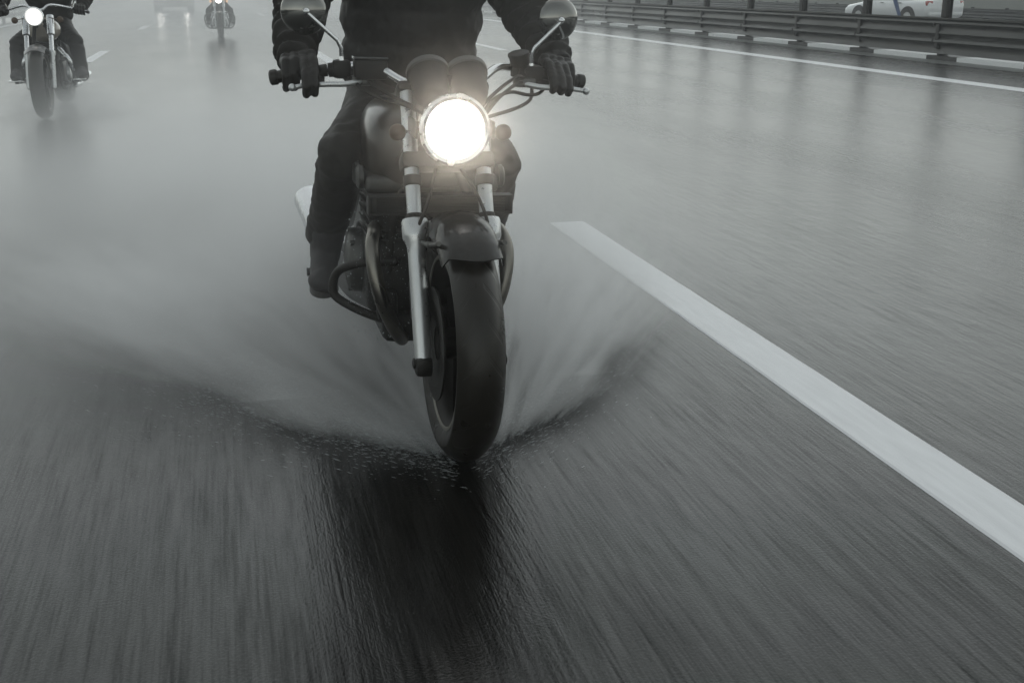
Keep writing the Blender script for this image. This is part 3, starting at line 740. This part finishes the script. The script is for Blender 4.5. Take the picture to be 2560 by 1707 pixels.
# ---------------------------------------------------------------- the cruiser farther back and its rider
def build_cruiser(loc, rot, label, tank, lamp, lit_signals=False, guard=False):
    root = empty('motorcycle', loc, rot); tag(root, label, 'motorcycle')
    P = lambda name, bm, mat, par=None: obj(name, bm, mat, par or root)
    wheel(root, (0, 0, .32), .32, .13, 'front_wheel', discs=(1,))
    rake = R(29); d = V((0, math.sin(rake), math.cos(rake)))
    for s in (-1, 1):
        b0 = V((s * .108, 0, .30)); bm = bmesh.new()
        lathe(bm, [(-.03, .014), (-.01, .024), (.30, .026), (.31, .032), (.34, .032), (.345, .02)], b0, d, 18); lg = P('fork_leg', bm, M['alu'])
        bm = bmesh.new(); lathe(bm, [(.34, .021), (.50, .021), (.51, .034), (.70, .034), (.71, .02)], b0, d, 18); obj('fork_cover', bm, M['chrome'], lg)
    bm = bmesh.new(); rings = []
    for k in range(17):
        ph = R(60 + 105 * k / 16)
        o_ = [V((t * .085, -math.cos(ph) * (.355 - .04 * abs(t) ** 2.4), .32 + math.sin(ph) * (.355 - .04 * abs(t) ** 2.4))) for t in np.linspace(-1, 1, 9)]
        i_ = [V((t * .081, -math.cos(ph) * (.350 - .04 * abs(t) ** 2.4), .32 + math.sin(ph) * (.350 - .04 * abs(t) ** 2.4))) for t in np.linspace(1, -1, 9)]
        rings.append(o_ + i_)
    loft(bm, rings); P('front_fender', bm, M['paintblack'])
    hc = V((0, .12, .915)); bm = bmesh.new()
    lathe(bm, [(-.17, .004), (-.15, .045), (-.08, .075), (0, .084), (.012, .087), (.02, .082)], hc, (0, -1, 0), 32); hl = P('headlight', bm, M['chrome'])
    bm = bmesh.new(); lathe(bm, [(.008, .081), (.018, .079), (.034, .045), (.038, .002)], hc, (0, -1, 0), 32); obj('lens', bm, lamp, hl)
    bm = bmesh.new(); tube(bm, [(-.44, .62, .93), (-.30, .58, .97), (-.12, .42, 1.01), (-.04, .40, .97), (.04, .40, .97), (.12, .42, 1.01), (.30, .58, .97), (.44, .62, .93)], .0125, 10); hb = P('handlebar', bm, M['chrome'])
    for s in (-1, 1):
        bm = bmesh.new(); tube(bm, [(s * .30, .585, .968), (s * .43, .62, .932)], .018, 10, smooth=False); obj('grip', bm, M['rubber'], hb)
        bm = bmesh.new(); c = V((s * .33, .60, 1.10)); disk_shell(bm, c, (0, 1, .1), .06, .03, 20); tube(bm, [(s * .28, .58, .97), c + V((0, -.03, -.02))], .006, 8, smooth=False); P('mirror', bm, M['mirror'])
        bm = bmesh.new(); c = V((s * .20, .30, .88)); lathe(bm, [(-.03, .006), (-.02, .024), (0, .03), (.012, .026), (.018, .003)], c, (0, -1, 0), 18); tube(bm, [c, (s * .10, .3, .90)], .008, 8, smooth=False)
        P('turn_signal', bm, M['amberlit'] if lit_signals else M['amber'])
    bm = bmesh.new(); rings = []
    for y, hw, z0, z1 in [(.48, .05, .72, .84), (.52, .12, .68, .88), (.62, .155, .66, .90), (.78, .14, .68, .885), (.95, .09, .71, .84), (1.02, .05, .73, .80)]:
        rings.append([(math.cos(2 * math.pi * k / 24) * hw, y, (z0 + z1) / 2 + math.sin(2 * math.pi * k / 24) * (z1 - z0) / 2) for k in range(24)])
    loft(bm, rings); P('fuel_tank', bm, tank)
    bm = bmesh.new(); box(bm, (0, .80, .36), (.30, .44, .26), .05); 
    for a, yy in ((-22, .68), (22, .92)):
        q = Matrix.Rotation(R(a), 3, 'X').to_quaternion()
        for k in range(7): box(bm, V((0, yy, .56)) + q @ V((0, 0, -.08 + k * .026)), (.20, .17, .012), .004, q)
        box(bm, V((0, yy, .57)), (.14, .12, .20), .02, q)
    en = P('engine', bm, M['engine'])
    for s in (-1, 1):
        bm = bmesh.new(); lathe(bm, [(0, .10), (s * .03, .095), (s * .045, .06), (s * .046, .002)], (s * .15, .80, .36), (1, 0, 0), 24); obj('crankcase_cover', bm, M['alu'], en)
        bm = bmesh.new(); tube(bm, [(s * .12, .62, .60), (s * .20, .55, .50), (s * .235, .62, .36), (s * .20, .80, .24), (s * .22, 1.3, .24), (s * .24, 1.8, .28)], .028, 12); P('exhaust_pipe', bm, M['chrome'])
        bm = bmesh.new(); tube(bm, [(s * .12, .50, .30), (s * .30, .46, .30)], .014, 8, smooth=False); box(bm, (s * .29, .46, .318), (.12, .10, .016), .005); P('foot_peg', bm, M['chrome'])
        if guard:
            bm = bmesh.new(); tube(bm, [(s * .08, .42, .62), (s * .33, .42, .56), (s * .36, .42, .40), (s * .28, .43, .25), (s * .08, .45, .24)], .016, 10); P('crash_bar', bm, M['steel'])
    bm = bmesh.new()
    for s in (-1, 1):
        tube(bm, [(s * .04, .42, .88), (s * .09, .46, .60), (s * .12, .52, .26), (s * .12, 1.0, .24), (s * .13, 1.6, .33)], .018, 10); tube(bm, [(s * .04, .44, .82), (s * .1, 1.0, .66), (s * .13, 1.6, .33)], .018, 10)
    P('frame', bm, M['black'])
    bm = bmesh.new(); ellipsoid(bm, (0, 1.2, .70), (.17, .26, .07)); P('seat', bm, M['leather'])
    bm = bmesh.new(); box(bm, (0, 1.62, .62), (.19, .5, .08), .035, seg=3); P('rear_fender', bm, M['paintblack'])
    wheel(root, (0, 1.62, .32), .32, .16, 'rear_wheel', discs=(1,))
    return root
C2 = (-1.63, 11.60, 0)
build_cruiser(C2, (0, R(-1), R(0)), 'black cruiser motorcycle with bright round headlight and cream tank riding in the next lane', M['tan'], M['lamp'])
J2 = dict(hip=(.02, 1.18, .82), waist=(.02, 1.16, .96), chest=(.02, 1.10, 1.20), neck=(.02, 1.08, 1.42), head=(.02, 1.04, 1.54),
          shL=(-.20, 1.08, 1.33), elL=(-.36, .90, 1.13), wrL=(-.37, .70, 0.99), grL=(-.355, .605, .952),
          shR=(.24, 1.08, 1.33), elR=(.40, .92, 1.10), wrR=(.37, .70, 0.99), grR=(.355, .605, .952),
          knL=(-.26, .66, .66), anL=(-.28, .55, .38), toeL=(-.285, .42, .365), knR=(.27, .68, .66), anR=(.31, .56, .38), toeR=(.32, .43, .365), sole=.335)
rider('person', C2, (0, R(-1), 0), 'rider in dark clothes on the cruiser with the cream tank', J2, M['jacket'], ((), ()), .016, hem=-.03)
C3 = (.03, 28.2, 0)
b3 = build_cruiser(C3, (0, 0, 0), 'faint misty motorcycle with lit headlight and two amber lamps in the distance', M['paintblack'], M['lamp_mid'], True, True)
r3 = rider('person', C3, (0, 0, 0), 'faint rider on the misty distant motorcycle with amber lamps', J2, M['jacket'], ((), ()), .02)
b3.scale = r3.scale = (.93,) * 3

# ---------------------------------------------------------------- cars
def car(loc, rotz, label, paint, decal=False, lamps=True, scale=1.0):
    """four-door car; its front points to -y in its own coordinates"""
    root = empty('car', loc, (0, 0, rotz)); root.scale = (scale,) * 3; tag(root, label, 'car')
    P = lambda name, bm, mat, par=None: obj(name, bm, mat, par or root)
    W = .85
    low = [(-2.15, .42, .56, .74), (-2.12, .28, .66, .83), (-1.95, .20, .74, .85), (-1.5, .18, .82, .86), (-.95, .18, .92, .86), (-.5, .18, .94, .865), (.6, .18, .95, .865), (1.2, .18, .96, .86), (1.55, .19, .97, .855), (1.95, .22, .96, .84), (2.13, .30, .92, .80), (2.17, .42, .80, .76)]
    bm = bmesh.new(); rings = []
    for y, z0, z1, hw in low:
        ring = []
        for k in range(28):
            a = 2 * math.pi * k / 28; ca, sa = math.cos(a), math.sin(a); e = .42
            xx = math.copysign(abs(ca) ** e, ca) * hw; zz = (z0 + z1) / 2 + math.copysign(abs(sa) ** e, sa) * (z1 - z0) / 2
            if sa > 0: xx *= 1 - .07 * sa ** 2
            ring.append((xx, y, zz))
        rings.append(ring)
    loft(bm, rings)
    bd = P('body', bm, paint)
    cab = [(-1.0, .92, .95, .74), (-.55, .90, 1.25, .72), (-.25, .90, 1.42, .68), (.3, .90, 1.47, .67), (.8, .90, 1.43, .66), (1.15, .90, 1.26, .68), (1.5, .90, .99, .70)]
    bm = bmesh.new(); rings = []
    for y, z0, z1, hw in cab:
        rings.append([(-hw, y, z0), (-hw + .10 * (z1 - z0) / .5, y, z1 - .05), (-hw + .20 * (z1 - z0) / .5, y, z1), (hw - .20 * (z1 - z0) / .5, y, z1), (hw - .10 * (z1 - z0) / .5, y, z1 - .05), (hw, y, z0)])
    loft(bm, rings); P('roof', bm, paint)
    def pane(pts, n_, name='window'):
        bm = bmesh.new(); a = [bm.verts.new(p) for p in pts]; b = [bm.verts.new(V(p) - V(n_) * .012) for p in pts]
        bm.faces.new(a); bm.faces.new(list(reversed(b)))
        for i in range(len(a)): j = (i + 1) % len(a); bm.faces.new((a[i], b[i], b[j], a[j]))
        P(name, bm, M['carglass'])
    for s in (-1, 1):
        pane([(s * .738, -.78, .97), (s * .665, -.28, 1.36), (s * .660, .22, 1.40), (s * .738, .22, .97)], (s, 0, .2))
        pane([(s * .738, .28, .97), (s * .660, .28, 1.40), (s * .660, .78, 1.37), (s * .715, 1.18, 1.02), (s * .720, 1.18, .97)], (s, 0, .2))
    pane([(-.66, -1.02, .97), (-.56, -.33, 1.40), (.56, -.33, 1.40), (.66, -1.02, .97)], (0, -.6, .8), 'windscreen')
    pane([(-.56, 1.50, 1.02), (-.50, .95, 1.39), (.50, .95, 1.39), (.56, 1.50, 1.02)], (0, .6, .8), 'rear_window')
    for y in (-1.32, 1.23):
        for s in (-1, 1):
            bm = bmesh.new(); lathe(bm, [(s * .60, .37), (s * .868, .37), (s * .870, .33)], (0, y, .33), (1, 0, 0), 32); P('wheel_arch', bm, M['black'])
            bm = bmesh.new(); lathe(bm, [(s * .68, .20), (s * .68, .29), (s * .70, .305), (s * .86, .305), (s * .878, .29), (s * .880, .20)], (0, y, .305), (1, 0, 0), 32, closed_prof=True); wh = P('wheel', bm, M['rubber'])
            bm = bmesh.new(); lathe(bm, [(s * .70, .20), (s * .876, .20), (s * .870, .16), (s * .876, .03), (s * .878, .002)], (0, y, .305), (1, 0, 0), 24); obj('rim', bm, M['alu'], wh)
    for s in (-1, 1):
        bm = bmesh.new(); ellipsoid(bm, (s * .58, -2.10, .62), (.15, .09, .085)); P('headlight', bm, M['lamp_far'] if lamps else M['glass'])
        bm = bmesh.new(); box(bm, (s * .70, 2.06, .80), (.24, .16, .17), .05, Matrix.Rotation(R(-18 * s), 3, 'Z').to_quaternion(), 3); P('tail_light', bm, M['tail'])
        bm = bmesh.new(); box(bm, (s * .93, -.72, .98), (.16, .10, .11), .04, None, 3); P('wing_mirror', bm, paint)
        for y in (-.10, .82):
            bm = bmesh.new(); box(bm, (s * .868, y, .80), (.03, .14, .025), .008); P('door_handle', bm, M['steel'] if not lamps else paint)
    bm = bmesh.new(); box(bm, (0, 2.165, .74), (.50, .02, .11), .006); P('number_plate', bm, M['plate'])
    bm = bmesh.new(); box(bm, (0, -2.15, .46), (.9, .03, .16), .01); P('grille', bm, M['black'])
    bm = bmesh.new(); box(bm, (0, 2.12, .44), (1.5, .12, .14), .04, None, 3); P('rear_bumper', bm, paint)
    if decal:
        bm = bmesh.new()
        for s in (-1, 1):
            top = [(s * .876, .42, .955), (s * .876, .62, .955)]; bot = [(s * .878, .82, .30), (s * .878, .98, .30)]
            n = 6; rows = []
            for k in range(n + 1):
                t = k / n; rows.append([V(top[0]).lerp(V(bot[0]), t), V(top[1]).lerp(V(bot[1]), t)])
            a = [[bm.verts.new(p) for p in r] for r in rows]; b = [[bm.verts.new(p - V((s * .03, 0, 0))) for p in r] for r in rows]
            for i in range(n):
                bm.faces.new((a[i][0], a[i][1], a[i + 1][1], a[i + 1][0])); bm.faces.new((b[i][0], b[i + 1][0], b[i + 1][1], b[i][1]))
                bm.faces.new((a[i][0], a[i + 1][0], b[i + 1][0], b[i][0])); bm.faces.new((a[i][1], b[i][1], b[i + 1][1], a[i + 1][1]))
        P('blue_stripe', bm, M['blue'])
    return root
car((24.0, 38.6, -.234), R(190), 'white saloon car with a slanted blue stripe beyond the guardrail', M['carwhite'], True, False)
car((-1.95, 58.5, 0), 0, 'dim car with lit headlights lost in mist, ahead of the first lane dashes', M['cargrey'])
car((3.25, 75, 0), 0, 'faintest car, a pair of lamps in the mist just beside the near rider', M['cargrey'])

# ---------------------------------------------------------------- spray, droplets, haze
def volume_mat(name, dens_fn, col=(.985, .99, .99), g=.45):
    m = bpy.data.materials.new(name); m.use_nodes = True; nt = m.node_tree; nt.nodes.remove(nt.nodes['Principled BSDF'])
    pv = nt.nodes.new('ShaderNodeVolumePrincipled'); pv.inputs['Color'].default_value = (*col, 1); pv.inputs['Anisotropy'].default_value = g
    nt.links.new(pv.outputs[0], nt.nodes['Material Output'].inputs['Volume'])
    if callable(dens_fn):
        tc = nt.nodes.new('ShaderNodeTexCoord'); sp = nt.nodes.new('ShaderNodeSeparateXYZ'); nt.links.new(tc.outputs['Object'], sp.inputs[0])
        nt.links.new(dens_fn(NX(nt), sp.outputs[0], sp.outputs[1], sp.outputs[2], tc.outputs['Object']), pv.inputs['Density'])
    else: pv.inputs['Density'].default_value = dens_fn
    return m

def domain(name, lo_, hi_, mat, loc, kind='stuff'):
    bm = bmesh.new(); c = [(a + b) / 2 for a, b in zip(lo_, hi_)]; box(bm, c, [b - a for a, b in zip(lo_, hi_)])
    o = obj(name, bm, mat, smooth=False); o.location = loc; tag(o, kind=kind); return o

def splash_density(x, X, Y, Z, P):
    ax = x.m('ABSOLUTE', X)
    yb = x.m('SUBTRACT', x.m('MULTIPLY', x.m('POWER', ax, 1.25), .9), .03)
    ang = x.m('ARCTAN2', X, x.m('ADD', Y, .35)); rad = x.m('SQRT', x.m('ADD', x.m('MULTIPLY', X, X), x.m('MULTIPLY', Y, Y)))
    st = x.noise(x.vec(x.m('MULTIPLY', ang, 26), x.m('MULTIPLY', rad, 1.5), x.m('MULTIPLY', Z, 9)), 1.0, 4, .6)
    s = x.m('ADD', x.m('SUBTRACT', Y, yb), x.m('MULTIPLY', x.m('SUBTRACT', st, .5), x.m('MULTIPLY', ax, .75)))
    front = x.ss(s, 0.0, x.m('ADD', .06, x.m('MULTIPLY', ax, .55)))
    rim = x.m('EXPONENT', x.m('DIVIDE', x.m('MULTIPLY', x.m('MAXIMUM', s, 0), -1), x.m('ADD', .07, x.m('MULTIPLY', ax, .22))))
    H = x.m('ADD', x.m('ADD', .05, x.m('MULTIPLY', ax, .16)), x.m('MULTIPLY', x.m('MAXIMUM', Y, 0), .12))
    hz = x.ss(x.m('DIVIDE', Z, H), .25, 1.0, 1.0, 0.0)
    fade = x.m('MULTIPLY', x.ss(X, .35, 1.12, 1.0, 0.0), x.ss(X, -1.95, -.6, 0.0, 1.0)); back = x.ss(Y, 1.2, 2.3, 1.0, 0.0)
    side = x.ss(X, -.25, .1, .34, .85)
    d = x.m('MULTIPLY', x.m('MULTIPLY', front, hz), x.m('MULTIPLY', fade, back))
    d = x.m('MULTIPLY', d, x.m('ADD', x.m('MULTIPLY', x.m('MULTIPLY', rim, side), 26.0), x.ss(X, -.3, .1, 2.8, 4.8)))
    return x.m('MULTIPLY', d, x.ss(st, .28, .72, .12, 1.8))
o = domain('spray', (-2.0, -.12, .006), (1.3, 2.3, .52), volume_mat('wheel_spray', splash_density), (BX, BY, 0))
tag(o, 'fan of fine water spray thrown out by the front wheel of the near motorcycle', 'spray')
o.data.materials[0].cycles.volume_step_rate = .34

def sheet_density(x, X, Y, Z, P):
    """thin sheets of water peeling off both sides of the contact patch"""
    ax = x.m('ABSOLUTE', X)
    ang = x.m('ARCTAN2', X, x.m('ADD', Y, .25)); rad = x.m('SQRT', x.m('ADD', x.m('MULTIPLY', X, X), x.m('MULTIPLY', Y, Y)))
    st = x.noise(x.vec(x.m('MULTIPLY', ang, 42), x.m('MULTIPLY', rad, 3.0), x.m('MULTIPLY', Z, 22)), 1.0, 4, .65)
    yb = x.m('SUBTRACT', x.m('MULTIPLY', x.m('POWER', ax, 1.25), .9), .055)
    s = x.m('ADD', x.m('SUBTRACT', Y, yb), x.m('MULTIPLY', x.m('SUBTRACT', st, .5), x.m('ADD', .02, x.m('MULTIPLY', ax, .40))))
    body = x.m('MULTIPLY', x.ss(s, 0.0, .03), x.ss(s, .05, x.m('ADD', .11, x.m('MULTIPLY', ax, .30)), 1.0, 0.0))
    H = x.m('ADD', .030, x.m('MULTIPLY', ax, .20))
    d = x.m('MULTIPLY', x.m('MULTIPLY', body, x.ss(x.m('DIVIDE', Z, H), .3, 1.0, 1.0, 0.0)), x.ss(ax, .24, .60, 1.0, 0.0))
    return x.m('MULTIPLY', x.m('MULTIPLY', d, x.ss(X, -.1, .1, 26.0, 32.0)), x.ss(st, .32, .68, .10, 1.8))
o = domain('spray', (-.74, -.10, .007), (.74, .80, .23), volume_mat('water_sheets', sheet_density), (BX, BY, 0))
tag(o, 'bright torn sheets of water close to the tyre of the near motorcycle', 'spray')
o.data.materials[0].cycles.volume_step_rate = .26

def mist_density(x, X, Y, Z, P):
    nz = x.noise(x.vec(x.m('MULTIPLY', X, .9), x.m('MULTIPLY', Y, .6), x.m('MULTIPLY', Z, 1.5)), 1.0, 2)
    wid = x.m('ADD', 1.0, x.m('MULTIPLY', Y, .17))
    lat = x.m('POWER', x.m('DIVIDE', X, x.m('MULTIPLY', wid, x.ss(X, -.3, .5, 1.05, .62))), 2)
    lon = x.m('MULTIPLY', x.ss(Y, -.1, 1.4), x.ss(Y, 2.6, 6.4, 1.0, 0.0))
    H = x.m('ADD', .30, x.m('MULTIPLY', Y, .05))
    ver = x.m('POWER', x.m('DIVIDE', Z, H), 2)
    d = x.m('MULTIPLY', x.m('EXPONENT', x.m('MULTIPLY', x.m('ADD', lat, ver), -1)), lon)
    return x.m('MULTIPLY', x.m('MULTIPLY', d, 1.6), x.ss(nz, .3, .7, .6, 1.4))
o = domain('mist', (-3.3, -.1, .008), (3.3, 6.4, 1.2), volume_mat('road_mist', mist_density), (BX, BY, 0))
tag(o, 'pale cloud of spray mist hanging over the road behind the near motorcycle', 'mist')
o.data.materials[0].cycles.volume_step_rate = .7

def lamp_bloom_density(x, X, Y, Z, P):  # extra ball of mist, added to stand in for the headlamp's lens bloom
    r2 = x.m('ADD', x.m('MULTIPLY', X, X), x.m('ADD', x.m('MULTIPLY', Y, Y), x.m('MULTIPLY', Z, Z)))
    return x.m('MULTIPLY', x.ss(r2, 0.0, .36, 1.0, 0.0), .10)
o = domain('mist', (-.62, -.64, -.62), (.62, .35, .62), volume_mat('headlamp_bloom', lamp_bloom_density, (.95, .95, .95), .75), (BX + .015, BY - .02, .85))
tag(o, 'ball of thin mist added round the near headlamp to give it a bloom', 'mist')
o.data.materials[0].cycles.volume_step_rate = 1.0

def puff_density(x, X, Y, Z, P):
    r2 = x.m('ADD', x.m('POWER', x.m('DIVIDE', X, .75), 2), x.m('ADD', x.m('POWER', x.m('DIVIDE', Y, 1.3), 2), x.m('POWER', x.m('DIVIDE', Z, .34), 2)))
    return x.m('MULTIPLY', x.ss(r2, 0.0, 1.0, 1.0, 0.0), x.ss(x.noise(P, 5, 2), .3, .7, .5, 1.6))
o = domain('mist', (-.75, -1.3, .008), (.75, 1.3, .34), volume_mat('wheel_puff', puff_density), (C2[0] + .1, C2[1] + .75, 0))
tag(o, 'low puff of spray around the wheels of the cruiser', 'mist')
o.data.materials[0].cycles.volume_step_rate = .8

def traffic_density(x, X, Y, Z, P):
    nz = x.noise(x.vec(x.m('MULTIPLY', X, .25), x.m('MULTIPLY', Y, .1), x.m('MULTIPLY', Z, .8)), 1.0, 1)
    d = x.m('MULTIPLY', x.ss(Y, 14, 26), x.m('MULTIPLY', x.ss(Z, .8, 2.6, 1.0, 0.0), x.ss(Y, 60, 88, 1.0, 0.0)))
    d = x.m('MULTIPLY', d, x.m('MULTIPLY', x.ss(X, -7.5, -4.5), x.ss(X, 4.0, 9.0, 1.0, 0.0)))
    return x.m('MULTIPLY', x.m('MULTIPLY', d, .050), x.ss(nz, .3, .7, .7, 1.3))
o = domain('mist', (-7.5, 14, .01), (9, 88, 2.6), volume_mat('traffic_mist', traffic_density), (0, 0, 0))
tag(o, 'bank of mist thrown up by the distant traffic in the left lanes', 'mist')
o.data.materials[0].cycles.volume_step_rate = 1.0

def droplets(name, n, seed, fn, label):
    r = random.Random(seed); verts = []; faces = []
    for _ in range(n):
        p, d, ln, wd = fn(r)
        d = d.normalized(); u, v = frame_of(d); b = len(verts)
        verts += [p - d * ln, p + u * wd, p + v * wd, p - u * wd, p - v * wd, p + d * ln]
        faces += [(b, b + 2, b + 1), (b, b + 3, b + 2), (b, b + 4, b + 3), (b, b + 1, b + 4), (b + 5, b + 1, b + 2), (b + 5, b + 2, b + 3), (b + 5, b + 3, b + 4), (b + 5, b + 4, b + 1)]
    me = bpy.data.meshes.new(name); me.from_pydata([tuple(v) for v in verts], [], faces); me.materials.append(M['water'])
    me.polygons.foreach_set('use_smooth', [True] * len(me.polygons))
    o = bpy.data.objects.new(name, me); COL.objects.link(o); o.location = (BX, BY, 0); tag(o, label, 'droplets', kind='stuff'); return o
def splash_drop(r):
    s = r.choice((-1, -1, 1)); ax = abs(r.gauss(0, .42 if s < 0 else .26)) + .02
    y = .9 * ax ** 1.25 - .05 + r.gauss(.02, .05 + .10 * ax) + (r.random() ** 2) * .25
    if r.random() < .25: y -= .04 + .14 * r.random()
    z = .004 + r.random() ** 2 * (.03 + .20 * ax)
    d = V((s, .75 * ax ** .25 + r.gauss(0, .06), .12 + r.gauss(0, .05)))
    k = r.random() ** 3
    return V((s * ax, y, z)), d, .0022 + .009 * k, .00022 + .0004 * k
droplets('splash_droplets', 8000, 3, splash_drop, 'tiny water droplets flying out from the front wheel')
def bike_drop(r):
    x = r.uniform(-.24, -.02); z = r.uniform(.24, .62); y = .24 + r.random() * .12
    k = r.random() ** 4
    return V((x, y, z)), V((r.gauss(0, 1), r.gauss(0, 1), -1.5)), .0011 + .003 * k, .0008 + .0016 * k
droplets('engine_droplets', 420, 5, bike_drop, 'glinting water drops in front of the dark engine')

HAZE = .0032
o = domain('haze', (-430, -45, -2.2), (430, 630, 3.1), volume_mat('rain_haze', HAZE, (.90, .93, .96), .35), (0, 0, 0)); tag(o, kind='stuff')
